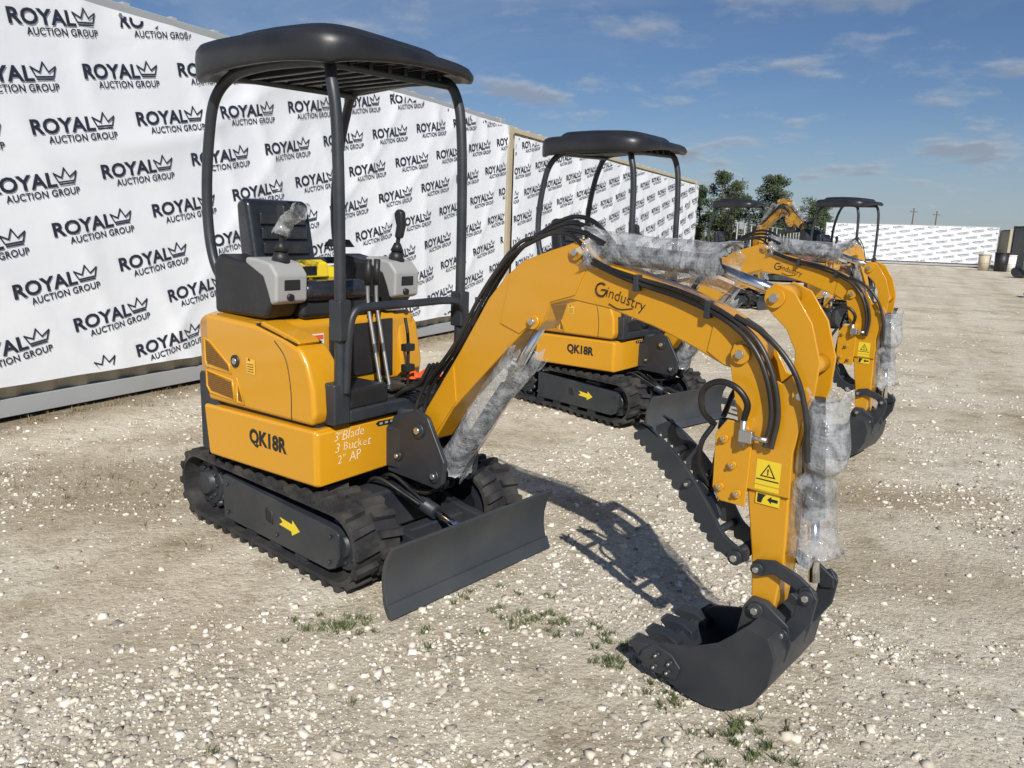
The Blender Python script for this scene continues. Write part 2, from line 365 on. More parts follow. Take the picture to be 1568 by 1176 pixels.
    for k in range(4): box('seat_rib',(-.335-.013*k,cy-.14,1.27+.07*k),(-.322-.013*k,cy+.13,1.325+.07*k),SEATM,up,.012,3)
    prism('manual_packet',[(-.17,1.245),(-.10,1.24),(-.11,1.31),(-.16,1.325)],-.28,-.02,YELLOW,up,bev=.01,seg=3)
    prism('manual_packet',[(-.26,1.235),(-.17,1.23),(-.19,1.28),(-.24,1.29)],-.02,.16,YELLOW,up,bev=.01,seg=3)
    box('manual_label',(-.103,-.20,1.255),(-.097,-.10,1.295),INK,up,0)
    for sg,x0 in ((-1,-.12),(1,-.06)):
        y=sg*.345+(.0 if sg<0 else -.02)
        prism('control_console',[(x0-.31,1.07),(x0+.06,1.07),(x0+.12,1.15),(x0+.12,1.27),(x0+.07,1.315),(x0-.12,1.32),(x0-.27,1.345),(x0-.31,1.30)],y-.085,y+.075,PLAST,up,bev=.02,seg=3)
        prism('console_trim',[(x0-.06,1.338),(x0+.02,1.335),(x0+.11,1.320),(x0+.155,1.27),(x0+.15,1.15),(x0+.11,1.135),(x0+.085,1.20),(x0+.06,1.255),(x0-.06,1.31)],y-.092,y+.082,GREY,up,bev=.018,seg=4)
        box('console_panel',(x0+.125,y-.05,1.20),(x0+.1555,y+.04,1.25),PLAST,up,.006)
        joystick(up,x0+.07,y,1.335,sg<0 and detail)
        cyl('console_knob',(x0+.128,y-.02,1.175),(x0+.165,y-.02,1.17),.016,INK,up,16)
    tube('lock_lever',[(-.15,.12,1.1),(-.15,.10,1.25),(-.14,.09,1.38)],.010,PLAST,up)
    cyl('lock_knob',(-.14,.08,1.385),(-.14,.08,1.42),.075,PLAST,up,24,.05)
    for y in (-.02,.035):
        tube('travel_lever',[(.26,y,.72),(.24,y,.78),(.19,y,1.0),(.16,y,1.16),(.165,y,1.32)],.009,STEEL,up)
        cyl('lever_grip',(.16,y,1.22),(.167,y,1.34),.015,PLAST,up,12)
        box('pedal',(.24,y-.03,.745),(.34,y+.02,.757),PLAST,up,.004)
    tube('blade_lever',[(.24,.17,.72),(.24,.17,.95),(.22,.17,1.06)],.008,PLAST,up)
    for z in (.80,.90): box('lever_clamp',(.22,.14,z),(.26,.20,z+.035),PLAST,up,.004)
    # ------------------------------------------------ arm
    base=empty('arm_base',up,(.498,.007,0),rad(ya-yh))
    for sg in (-1,1):
        y0,y1=sorted((sg*.085,sg*.110))
        prism('swing_bracket_plate',[(-.13,.38),(.20,.37),(.235,.40),(.245,.50),(.135,.68),(.06,.705),(-.09,.65),(-.13,.56)],y0,y1,CHAR,base,bev=.006)
        bolt('bracket_pin',.085,sg*.108,.615,.034,base,sg); bolt('bracket_pin',.19,sg*.108,.43,.028,base,sg)
        bolt('bracket_pin',-.05,sg*.108,.47,.022,base,sg)
    cyl('swing_post',(-.08,0,.36),(-.08,0,.68),.075,CHAR,base,24)
    prism('swing_bracket_web',[(-.12,.40),(.06,.40),(.02,.60),(-.12,.62)],-.086,.086,CHAR,base,bev=.006)
    piv=empty('boom_pivot',base,(.085,0,.61),rot=(0,-rad(boom_rot),0))
    A=empty('boom_group',piv,(-.085,0,-.61))
    BP=[(.035,.58),(.075,.55),(.13,.575),(.24,.735),(.43,.925),(.595,1.085),(.635,1.125),(.685,1.12),(.72,1.16),(.745,1.225),(.84,1.252),(1.01,1.235),(1.20,1.19),(1.35,1.14),(1.46,1.095),(1.53,1.085),(1.575,1.12),(1.58,1.18),(1.53,1.22),(1.43,1.27),(1.27,1.325),(1.09,1.37),(.955,1.398),(.91,1.445),(.865,1.475),(.82,1.452),(.74,1.428),(.61,1.385),(.52,1.32),(.43,1.225),(.27,.985),(.07,.705),(.035,.64)]
    BW=.055
    prism('boom',BP,-BW,BW,ORANGE,A,bev=.007,seg=3,ang=20)
    for sg in (-1,1):
        y0,y1=sorted((sg*(BW-.004),sg*(BW+.0045)))
        prism('boom_knee_plate',[(.50,1.13),(.60,1.10),(.64,1.13),(.69,1.125),(.72,1.165),(.745,1.235),(.86,1.27),(.92,1.40),(.90,1.44),(.865,1.468),(.82,1.445),(.62,1.372),(.54,1.315)],y0,y1,ORANGE,A,bev=.002)
        prism('boom_foot_plate',[(.045,.58),(.075,.56),(.12,.58),(.26,.77),(.24,.92),(.08,.70),(.045,.64)],y0,y1,ORANGE,A,bev=.002)
        prism('boom_end_plate',[(1.40,1.135),(1.46,1.10),(1.53,1.09),(1.57,1.12),(1.575,1.18),(1.53,1.212),(1.42,1.25)],y0,y1,ORANGE,A,bev=.002)
        for nm,x,z,r in (('boom_cylinder_pin',.675,1.155,.028),('stick_cylinder_pin',.862,1.425,.028),('boom_foot_pin',.085,.61,.03)):
            bolt(nm,x,sg*(BW+.004),z,r,A,sg,ORANGE)
    head=[(1.58,1.345),(1.61,1.37),(1.67,1.345),(1.73,1.26),(1.765,1.15),(1.760,1.05),(1.73,.96),(1.715,.86),(1.72,.72),(1.575,.72),(1.555,.80),(1.53,.94),(1.485,1.12),(1.495,1.17),(1.535,1.185),(1.575,1.16),(1.62,1.085),(1.66,1.07),(1.69,1.10),(1.69,1.17),(1.655,1.235),(1.585,1.295)]
    for sg in (-1,1):
        y0,y1=sorted((sg*.0605,sg*.071)); prism('stick_head_plate',head,y0,y1,ORANGE,A,bev=.003)
        bolt('stick_top_pin',1.615,sg*.071,1.325,.03,A,sg,ORANGE); bolt('stick_pivot_pin',1.525,sg*.071,1.143,.03,A,sg,ORANGE)
        bolt('bucket_cylinder_pin',1.725,sg*.071,1.045,.026,A,sg,ORANGE)
    prism('stick',[(1.53,.96),(1.60,1.02),(1.70,1.0),(1.73,.955),(1.712,.86),(1.716,.70),(1.722,.5),(1.705,.34),(1.665,.31),(1.63,.335),(1.615,.5),(1.575,.74)],-.060,.060,ORANGE,A,bev=.007,seg=3,ang=20)
    cyl('stick_web',(1.725,-.062,1.13),(1.725,.062,1.13),.028,ORANGE,A)
    for sg in (-1,1):
        y0,y1=sorted((sg*.071,sg*.080))
        prism('thumb_bracket',[(1.555,.93),(1.50,.93),(1.465,.88),(1.47,.70),(1.50,.66),(1.585,.66),(1.59,.90)],y0,y1,ORANGE,A,bev=.003)
        for x,z in ((1.50,.87),(1.50,.71),(1.56,.70),(1.56,.88),(1.535,.79)): bolt('thumb_bracket_bolt',x,sg*.080,z,.013,A,sg,ORANGE)
    def pl(nm,L,mat,y): return mesh(nm,[(x,y,z) for x,z in L],[list(range(len(L)))],mat,A)
    YL=-.0718
    pl('warning_label',[(1.608,.745),(1.686,.745),(1.686,.825),(1.608,.825)],YELLOW,YL)
    pl('warning_label',[(1.608,.728),(1.686,.728),(1.686,.742),(1.608,.742)],YELLOW,YL)
    pl('warning_triangle',[(1.622,.772),(1.672,.772),(1.647,.815)],INK,YL-.0007)
    pl('warning_triangle_inner',[(1.629,.776),(1.665,.776),(1.647,.808)],YELLOW,YL-.0014)
    text('warning_mark','!',.026,(1.647,YL-.0021,.789),(1,0,0),(0,0,1),INK,A,.001)
    pl('label_band',[(1.611,.764),(1.683,.764),(1.683,.760),(1.611,.760)],INK,YL-.0007)
    pl('warning_label',[(1.612,.680),(1.690,.680),(1.690,.7185),(1.612,.7185)],YELLOW,-.0640)
    pl('label_arrow',[(1.650,.699),(1.663,.687),(1.663,.694),(1.684,.694),(1.684,.704),(1.663,.704),(1.663,.711)],INK,-.0648)
    pl('label_figure',[(1.618,.684),(1.632,.684),(1.636,.70),(1.645,.713),(1.618,.713)],INK,-.0648)
    dx=Vector((1,0,-.245)).normalized(); dz=Vector((.245,0,1)).normalized()
    yb=-(BW+.0022)
    text('boom_lettering','industry',.054,(1.078,yb,1.270),dx,dz,INK,A,-.0004,.95)
    tube('boom_logo',[(.975+.023*math.cos(a),yb,1.300+.023*math.sin(a)) for a in [rad(x) for x in (50,90,140,190,240,290,340)]],.003,INK,A,res=1)
    tube('boom_logo',[(.975,yb,1.300),(.998,yb,1.298),(.985,yb,1.276)],.0025,INK,A,res=1)
    tube('boom_swoosh',[(1.01,yb,1.253),(1.055,yb,1.238),(1.11,yb,1.245)],.0018,INK,A,res=1)
    cyl('boom_cylinder',(.19,0,.43),(.50,0,.86),.036,CHAR,A)
    cyl('boom_cylinder_rod',(.48,0,.84),(.675,0,1.15),.020,CHROME,A)
    wrap('boom_cylinder_wrap',[(.20,-.01,.46),(.34,-.01,.67),(.48,-.015,.86),(.61,-.02,1.02)],.066,A,seed=1)
    cyl('stick_cylinder',(.87,0,1.43),(1.38,0,1.405),.036,CHAR,A)
    cyl('stick_cylinder_rod',(1.36,0,1.405),(1.61,0,1.33),.019,CHROME,A)
    cyl('rod_eye',(1.612,-.05,1.327),(1.612,.05,1.327),.036,ORANGE,A)
    wrap('stick_cylinder_wrap',[(.90,0,1.425),(1.05,0,1.43),(1.2,0,1.42),(1.44,0,1.405)],.068,A,seed=2)
    cyl('bucket_cylinder',(1.735,0,1.03),(1.775,0,.66),.034,CHAR,A)
    cyl('bucket_cylinder_rod',(1.773,0,.68),(1.80,0,.455),.018,CHROME,A)
    wrap('bucket_cylinder_wrap',[(1.755,0,1.03),(1.785,-.01,.9),(1.775,-.01,.78),(1.77,-.01,.68),(1.785,0,.54)],.066,A,seed=3,pinch=.45)
    for sg in (-1,1):
        y0,y1=sorted((sg*.068,sg*.082))
        prism('guide_link',[(1.625,.475),(1.64,.50),(1.70,.515),(1.78,.49),(1.835,.455),(1.84,.42),(1.80,.41),(1.77,.445),(1.70,.47),(1.66,.45),(1.635,.45)],y0,y1,CHAR,A,bev=.004)
        y0,y1=sorted((sg*.083,sg*.096))
        prism('bucket_link',[(1.79,.46),(1.82,.475),(1.845,.44),(1.835,.36),(1.79,.28),(1.75,.265),(1.73,.29),(1.78,.37)],y0,y1,CHAR,A,bev=.004)
        bolt('link_pin',1.65,sg*.083,.475,.02,A,sg); bolt('link_pin',1.815,sg*.096,.44,.022,A,sg); bolt('link_pin',1.755,sg*.098,.295,.020,A,sg)
        bolt('bucket_pin',1.665,sg*.098,.345,.024,A,sg)
        y0,y1=sorted((sg*.064,sg*.098))
        prism('bucket_ear',[(1.62,.34),(1.64,.375),(1.69,.375),(1.77,.325),(1.785,.27),(1.77,.20),(1.60,.20)],y0,y1,CHAR,A,bev=.005)
    W=.190
    S=[(1.345,.085),(1.42,.035),(1.49,.010),(1.57,.004),(1.65,.025),(1.72,.08),(1.762,.16),(1.775,.25),(1.75,.315),(1.68,.33)]
    inner=[(1.35,.10),(1.425,.052),(1.495,.026),(1.567,.020),(1.642,.040),(1.707,.09),(1.746,.165),(1.758,.245),(1.74,.298),(1.68,.313)]
    prism('bucket_shell',S+inner[::-1],-W+.008,W-.008,CHAR,A,bev=.002)
    side=S+[(1.63,.275),(1.59,.235),(1.50,.185),(1.405,.158),(1.365,.135)]
    for sg in (-1,1):
        y0,y1=sorted((sg*(W-.008),sg*(W+.005))); prism('bucket_side',side,y0,y1,CHAR,A,bev=.003)
        y0,y1=sorted((sg*(W+.004),sg*(W+.016))); prism('side_cutter',[(1.32,.075),(1.36,.05),(1.46,.05),(1.475,.10),(1.44,.135),(1.37,.15),(1.33,.11)],y0,y1,CHAR,A,bev=.003)
        for x,z in ((1.385,.075),(1.435,.075),(1.39,.12),(1.44,.11)): bolt('cutter_bolt',x,sg*(W+.014),z,.010,A,sg)
    prism('bucket_lip',[(1.335,.098),(1.335,.072),(1.44,.022),(1.46,.030),(1.44,.045)],-W-.002,W+.002,CHAR,A,bev=.002)
    for y in (-.16,-.053,.053,.16):
        prism('bucket_tooth',[(1.39,.105),(1.345,.122),(1.275,.118),(1.258,.104),(1.30,.070),(1.36,.050),(1.40,.060)],y-.024,y+.024,CHAR,A,bev=.004)
    for y in (-.11,0,.11): box('bucket_wear_strip',(1.45,y-.02,.0),(1.60,y+.02,.010),CHAR,A,.002)
    cent=cat([(1.19,0,.845),(1.27,0,.795),(1.36,0,.72),(1.45,0,.62),(1.52,0,.54),(1.60,0,.495)],9)
    up_,dn_=[],[]
    n=len(cent)
    for i,p in enumerate(cent):
        t=i/(n-1); d=(cent[min(i+1,n-1)]-cent[max(i-1,0)]).normalized(); nn=Vector((d.z,0,-d.x))
        if nn.z>0: nn=-nn
        w=.026+.012*math.sin(math.pi*min(t*1.3,1)); tooth=.009 if i%3 else -.005
        if t>.85: tooth=0
        dn_.append(p+nn*(w+tooth)); up_.append(p-nn*w)
    poly=[(p.x,p.z) for p in dn_]+[(1.625,.50),(1.62,.535)]+[(p.x,p.z) for p in up_[::-1][1:]]+[(1.235,.858)]
    for y in (-.100,.045):
        prism('thumb_plate',poly,y-.008,y+.008,CHAR,A,bev=.0015)
        bolt('thumb_pin',1.585,y-.008,.50,.024,A,-1); bolt('thumb_link_pin',1.40,y-.008,.70,.013,A,-1)
    for k in (12,22,34): 
        p=cent[k]; cyl('thumb_crossbar',(p.x,-.1,p.z),(p.x,.045,p.z),.013,CHAR,A)
    cyl('thumb_shaft',(1.585,-.100,.50),(1.585,.08,.50),.022,CHAR,A)
    cyl('thumb_cylinder',(1.485,-.03,.90),(1.465,-.03,.68),.030,HOSE,A); cyl('thumb_cylinder_rod',(1.465,-.03,.70),(1.455,-.03,.60),.015,CHROME,A)
    cyl('thumb_cylinder_cap',(1.487,-.03,.915),(1.484,-.03,.885),.034,HOSE,A)
    prism('thumb_lug',[(1.43,.64),(1.40,.72),(1.47,.66),(1.50,.60),(1.47,.56)],-.06,-.045,CHAR,A,bev=.002)
    box('quick_coupler_valve',(1.555,-.112,.875),(1.60,-.083,.915),STEEL,A,.004)
    cyl('valve_fitting',(1.565,-.10,.86),(1.565,-.10,.955),.010,STEEL,A); cyl('valve_fitting',(1.60,-.10,.895),(1.645,-.10,.895),.008,STEEL,A)
    for k in range(3):
        y=-.030+.030*k; o=.010*k
        tube('boom_hose',[(-.02,y*2,.62),(.04,y*1.5,.79),(.21,y,1.00),(.37,y,1.24),(.50,y,1.385+o),(.64,y,1.46+o*2),(.77,y-.01,1.50+o*2.5),(.88,y-.02,1.495+o*2),(.98,y-.03,1.46)],.0085,HOSE,A)
    tube('boom_hose',[(.30,-.01,1.10),(.42,-.02,1.31),(.55,-.03,1.44),(.66,-.03,1.475),(.80,-.05,1.49),(.90,-.07,1.45)],.0075,HOSE,A)
    for k in range(2):
        tube('stick_hose',[(.90,-.068,1.425-.02*k),(1.0,-.072,1.38-.008*k),(1.12,-.070,1.352-.016*k),(1.30,-.072,1.318-.020*k),(1.45,-.078,1.268-.018*k),(1.57-.018*k,-.09,1.20-.012*k),(1.635-.022*k,-.09,1.10),(1.665-.020*k,-.088,.98),(1.655-.020*k,-.088,.87)],.0085,HOSE,A)
    tube('loop_hose',[(1.565,-.10,.945),(1.575,-.11,1.0),(1.54,-.12,1.045),(1.48,-.12,1.055),(1.43,-.12,1.02),(1.425,-.10,.95),(1.45,-.06,.90)],.0105,HOSE,A)
    tube('loop_hose',[(1.60,.09,.92),(1.575,.10,1.01),(1.51,.10,1.035),(1.45,.08,1.0),(1.45,.0,.92)],.0095,HOSE,A)
    tube('thumb_hose',[(1.45,-.07,.90),(1.425,-.09,.84),(1.42,-.08,.76),(1.445,-.05,.69)],.009,HOSE,A)
    tube('cylinder_hose',[(1.50,-.085,1.26),(1.61,-.095,1.21),(1.70,-.095,1.12),(1.745,-.085,1.0),(1.765,-.08,.85)],.0085,HOSE,A)
    for x,z in ((1.13,1.335),(1.40,1.270)): box('hose_clamp',(x-.010,-.085,z-.028),(x+.010,-.055,z+.028),CHAR,A,.003)
    for k in range(4):
        y=-.06+.04*k
        tube('swing_hose',[(-.25,y,.62),(-.12,y*.8,.74+.015*k),(.0,y*.7,.80),(.07,y*.6,.90)],.0095,HOSE,base)
        tube('lower_hose',[(-.1,y,.36),(.0,y*1.2,.31),(.12,y,.33),(.16,y*.5,.42)],.009,HOSE,base)
    canopy(up)
    return root

excavator((-.806,3.70),-40.5,-35,-41)
excavator((.82,6.66),-48,-37,-42.5,detail=False)
excavator((4.85,17.2),-45,-40,-66,boom_rot=50,detail=False)
excavator((6.30,15.0),-60,-50,-135,boom_rot=0,detail=False)

def cloth(loc):
    vs=[];fs=[];n=16
    for i in range(n):
        for j in range(n):
            x=(i/(n-1)-.5)*.26;y=(j/(n-1)-.5)*.18
            vs.append((loc[0]+x,loc[1]+y,loc[2]+.02+.035*abs(noise.noise(Vector((x*14,y*14,3))))+.02*noise.noise(Vector((x*30,y*30,1)))))
    for i in range(n-1):
        for j in range(n-1): fs.append([i*n+j,i*n+j+1,(i+1)*n+j+1,(i+1)*n+j])
    mesh('orange_cloth',vs,fs,RED,None,smooth=True)
cloth((-.40,3.78,.735))

# ------------------------------------------------------------------ ground
def axis(lo,hi,c,fine,n):
    t=np.linspace(-1,1,n); k=6.0
    s=np.sinh(k*t)/np.sinh(k); return c+np.where(s<0,s*(c-lo),s*(hi-c))
xs=axis(-250,250,0.,0,280); ys=axis(-60,420,3.,0,280)
def gh(x,y): 
    v=.014*noise.noise(Vector((x*1.1,y*1.1,0)))+.008*noise.noise(Vector((x*4,y*4,2)))+.004*noise.noise(Vector((x*13,y*13,6)))-.010
    return v
vs=[(x,y,gh(x,y) if math.hypot(x,y)<30 else -.008) for x in xs for y in ys]; ny=len(ys)
fs=[[i*ny+j,(i+1)*ny+j,(i+1)*ny+j+1,i*ny+j+1] for i in range(len(xs)-1) for j in range(ny-1)]
gm,nt,b=new_mat('limestone_gravel_ground')
tc=N(nt,'ShaderNodeTexCoord')
def tex(kind,scale,**k):
    n=N(nt,kind); n.inputs['Scale'].default_value=scale
    for a,v in k.items(): n.inputs[a].default_value=v
    nt.links.new(tc.outputs['Object'],n.inputs['Vector']); return n
patch=tex('ShaderNodeTexNoise',.7,Detail=8,Roughness=.65)
pr=ramp(nt,patch.outputs[0],[(.34,(.74,.69,.585)),(.52,(.67,.61,.495)),(.66,(.50,.43,.32)),(.78,(.40,.33,.235))])
mid=tex('ShaderNodeTexNoise',4.5,Detail=8,Roughness=.72)
mr_=ramp(nt,mid.outputs[0],[(.30,(.66,.62,.55)),(.50,(1,1,1)),(.75,(1.08,1.08,1.06))])
c1=mixc(nt,1.,pr.outputs[0],mr_.outputs[0],'MULTIPLY')
v1=tex('ShaderNodeTexVoronoi',48); v2=tex('ShaderNodeTexVoronoi',120)
vr=ramp(nt,v1.outputs['Color'],[(.08,(.64,.62,.58)),(.30,(.96,.96,.95)),(.85,(1.10,1.10,1.09))])
c2=mixc(nt,.6,c1,vr.outputs[0],'MULTIPLY')
vd=ramp(nt,v2.outputs['Distance'],[(.30,(1,1,1)),(.80,(.64,.60,.53))])
c3=mixc(nt,.5,c2,vd.outputs[0],'MULTIPLY')
# faint traffic lanes running parallel to the container row
mp=N(nt,'ShaderNodeMapping'); mp.inputs['Rotation'].default_value=(0,0,-rad(63.6)); 
mp2=N(nt,'ShaderNodeMapping'); mp2.inputs['Scale'].default_value=(.07,1.5,1)
nt.links.new(tc.outputs['Object'],mp.inputs[0]); nt.links.new(mp.outputs[0],mp2.inputs[0])
ln=N(nt,'ShaderNodeTexNoise'); ln.inputs['Scale'].default_value=1.0; ln.inputs['Detail'].default_value=5; nt.links.new(mp2.outputs[0],ln.inputs['Vector'])
lr=ramp(nt,ln.outputs[0],[(.35,(.84,.81,.76)),(.55,(1.02,1.02,1.02)),(.7,(1.06,1.06,1.05))])
c3=mixc(nt,.8,c3,lr.outputs[0],'MULTIPLY')
sx=N(nt,'ShaderNodeSeparateXYZ'); nt.links.new(tc.outputs['Object'],sx.inputs[0])
def blob(col,cx,cy,rx,ry,amt,dirt):
    a=MM(nt,'DIVIDE',MM(nt,'SUBTRACT',sx.outputs[0],cx),rx); c=MM(nt,'DIVIDE',MM(nt,'SUBTRACT',sx.outputs[1],cy),ry)
    d=MM(nt,'ADD',MM(nt,'MULTIPLY',a,a),MM(nt,'MULTIPLY',c,c))
    d=MM(nt,'ADD',d,MM(nt,'MULTIPLY',MM(nt,'SUBTRACT',mid.outputs[0],.5),-5.0))
    m=N(nt,'ShaderNodeMapRange'); m.inputs[1].default_value=1.2; m.inputs[2].default_value=.0; m.inputs[3].default_value=0; m.inputs[4].default_value=amt
    nt.links.new(d,m.inputs[0]); return mixc(nt,m.outputs[0],col,dirt)
c3=blob(c3,-2.5,4.1,1.2,.6,.6,(.30,.235,.155)); c3=blob(c3,2.45,4.45,.75,.28,.6,(.34,.265,.17)); c3=blob(c3,-1.2,2.5,.6,.35,.4,(.42,.35,.255)); c3=blob(c3,2.0,3.3,.7,.35,.35,(.38,.315,.23))
c3=blob(c3,5.5,12.,3.,.8,.4,(.42,.36,.27)); c3=blob(c3,9.5,21.,3.,1.,.4,(.42,.36,.27))
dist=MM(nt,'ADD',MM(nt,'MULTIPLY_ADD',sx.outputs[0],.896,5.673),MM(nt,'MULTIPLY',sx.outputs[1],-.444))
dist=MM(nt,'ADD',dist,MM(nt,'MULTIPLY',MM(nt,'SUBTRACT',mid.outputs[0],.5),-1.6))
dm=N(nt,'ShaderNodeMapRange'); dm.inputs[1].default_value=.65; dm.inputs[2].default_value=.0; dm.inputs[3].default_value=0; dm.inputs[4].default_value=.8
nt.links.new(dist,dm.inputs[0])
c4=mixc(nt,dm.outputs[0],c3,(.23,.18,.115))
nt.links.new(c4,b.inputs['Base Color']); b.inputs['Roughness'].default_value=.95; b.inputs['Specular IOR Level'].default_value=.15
fin=tex('ShaderNodeTexNoise',75,Detail=7,Roughness=.75)
bA=N(nt,'ShaderNodeBump'); bA.inputs['Strength'].default_value=.55; bA.inputs['Distance'].default_value=.008; bA.invert=True
nt.links.new(v1.outputs['Distance'],bA.inputs['Height'])
bB=N(nt,'ShaderNodeBump'); bB.inputs['Strength'].default_value=.9; bB.inputs['Distance'].default_value=.009
nt.links.new(fin.outputs[0],bB.inputs['Height']); nt.links.new(bA.outputs[0],bB.inputs['Normal'])
bC=N(nt,'ShaderNodeBump'); bC.inputs['Strength'].default_value=.7; bC.inputs['Distance'].default_value=.05
nt.links.new(mid.outputs[0],bC.inputs['Height']); nt.links.new(bB.outputs[0],bC.inputs['Normal'])
nt.links.new(bC.outputs[0],b.inputs['Normal'])
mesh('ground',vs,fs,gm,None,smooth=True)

def stone_geo(X,Yc,s):
    n=len(X)
    cube=np.array([(-1,-1,-1),(1,-1,-1),(1,1,-1),(-1,1,-1),(-.7,-.7,.8),(.7,-.7,.8),(.7,.7,.8),(-.7,.7,.8)])*.62
    V=cube[None]*(1+ (NR.rand(n,8,3)-.5)*.85)
    V*=np.stack([1+.5*(NR.rand(n)-.5),.8+.4*(NR.rand(n)-.5),.55+.35*(NR.rand(n)-.5)],1)[:,None,:]
    a=NR.rand(n)*6.283; ca,sa=np.cos(a),np.sin(a); ti=(NR.rand(n)-.5)*.9; ct,st=np.cos(ti),np.sin(ti)
    x,y,z=V[...,0],V[...,1],V[...,2]
    x,z=x*ct[:,None]-z*st[:,None],x*st[:,None]+z*ct[:,None]
    x,y=x*ca[:,None]-y*sa[:,None],x*sa[:,None]+y*ca[:,None]
    g0=np.array([gh(p,q_) for p,q_ in zip(X,Yc)])
    return np.stack([x*s[:,None]+X[:,None],y*s[:,None]+Yc[:,None],z*s[:,None]+s[:,None]*.10+g0[:,None]],2).reshape(-1,3)
def reg(n,y0,y1,pw,clump):
    u=NR.rand(n); Y=y0*(y1/y0)**(u**pw); Y=Y+ (NR.rand(n)-.5)*.3
    X=(NR.rand(n)*2-1)*(Y*.80+.6)
    k=np.array([noise.noise(Vector((x*.8,y*.8,5)))+.6*noise.noise(Vector((x*2.5,y*2.5,8)))+.4*noise.noise(Vector((x*8,y*8,8))) for x,y in zip(X,Y)])
    keep=NR.rand(n)<np.clip(.45+k*clump,.06,1)
    keep&=X> -3.6+ (Y-5.35)*.495+.05
    return X[keep],Y[keep]
sm,nt,b=new_mat('limestone_stone')
g=N(nt,'ShaderNodeNewGeometry')
r=ramp(nt,g.outputs['Random Per Island'],[(0,(.20,.185,.165)),(.14,(.38,.345,.29)),(.40,(.58,.53,.44)),(.75,(.68,.635,.54)),(1,(.80,.765,.69))])
nt.links.new(r.outputs[0],b.inputs['Base Color']); b.inputs['Roughness'].default_value=.9
parts=[]
for (n,y0,y1,pw,cl,a_,b_,sp_) in ((110000,.7,9.,.8,.7,.0025,.008,1.5),(75000,.7,18.,.85,1.4,.006,.020,1.9),(5500,.9,18.,.8,1.2,.018,.034,2.3)):
    X_,Y_=reg(n,y0,y1,pw,cl); s_=a_*(b_/a_)**(NR.rand(len(X_))**sp_); parts.append(stone_geo(X_,Y_,s_))
P=np.vstack(parts); n=len(P)//8
F=np.array([(0,3,2,1),(4,5,6,7),(0,1,5,4),(1,2,6,5),(2,3,7,6),(3,0,4,7)])
Fc=(F[None]+(np.arange(n)*8)[:,None,None]).reshape(-1,4)
me=bpy.data.meshes.new('gravel'); me.vertices.add(len(P)); me.vertices.foreach_set('co',P.ravel().astype(np.float32))
me.loops.add(Fc.size); me.loops.foreach_set('vertex_index',Fc.ravel().astype(np.int32))
me.polygons.add(len(Fc)); me.polygons.foreach_set('loop_start',(np.arange(len(Fc))*4).astype(np.int32))
me.update(calc_edges=True); me.materials.append(sm)
link(bpy.data.objects.new('gravel',me),None)

# ------------------------------------------------------------------ grass and weeds
def tufts(name,spots,mat,hmin,hmax):
    vs=[];fs=[]
    for (x,y,r,n) in spots:
        for _ in range(n):
            a=RD.random()*6.28; d=r*abs(RD.gauss(0,.5)); px,py=x+d*math.cos(a)*1.5,y+d*math.sin(a)
            h=RD.uniform(hmin,hmax); w=RD.uniform(.0010,.0026); b0=RD.random()*6.28; ln=RD.uniform(.2,1.3)*h; g0=gh(px,py)-.002
            dx,dy=math.cos(b0),math.sin(b0); i=len(vs)
            vs+= [(px-dy*w,py+dx*w,g0),(px+dy*w,py-dx*w,g0),(px+dx*ln*.5+dy*w*.8,py+dy*ln*.5-dx*w*.8,g0+h*.7),(px+dx*ln*.5-dy*w*.8,py+dy*ln*.5+dx*w*.8,g0+h*.7),(px+dx*ln,py+dy*ln,g0+h)]
            fs+= [[i,i+1,i+2,i+3],[i+3,i+2,i+4]]
    return mesh(name,vs,fs,mat)
def leafmat(name,a,bb):
    m,nt,b=new_mat(name); g=N(nt,'ShaderNodeNewGeometry'); r=ramp(nt,g.outputs['Random Per Island'],[(0,a),(1,bb)])
    nt.links.new(r.outputs[0],b.inputs['Base Color']); b.inputs['Roughness'].default_value=.7; return m
GR=leafmat('grass_blades',(.045,.072,.022),(.18,.20,.08)); DRY=leafmat('dry_weeds',(.14,.10,.05),(.32,.25,.14))
sp=[]
for (x,y,r,k) in [(-.67,2.67,.08,14),(-.57,2.70,.06,9),(-.2,2.95,.08,5),(.07,2.82,.08,13),(.15,2.74,.06,7),(.34,2.70,.08,6),(.46,2.60,.08,14),(.40,2.48,.06,8),(.75,2.12,.06,15),(.70,2.04,.06,9),(.52,2.28,.04,6),(.60,2.45,.06,4),(-.5,2.2,.02,1),(-.85,1.95,.02,1),(.05,3.0,.10,4),(-.3,2.6,.10,4)]:
    for _ in range(k): sp.append((x+RD.gauss(0,r),y+RD.gauss(0,r*.7),.02,28))
tufts('grass',sp,GR,.006,.028)
D=Vector((.444,.896)); Wp=Vector((-3.68,5.35)); Nn=Vector((.896,-.444))
sp=[]
for _ in range(1000):
    a=RD.uniform(-3,20); o=abs(RD.gauss(0,.17))+.02; p=Wp+D*a+Nn*o; sp.append((p.x,p.y,.06,12))
for _ in range(140):
    sp.append((-2.5+RD.gauss(0,.6),4.1+RD.gauss(0,.3),.05,6))
sp=[s for s in sp if (s[0]+3.68)*.896-(s[1]-5.35)*.444>.01]
tufts('dry_weeds',sp,DRY,.008,.045)

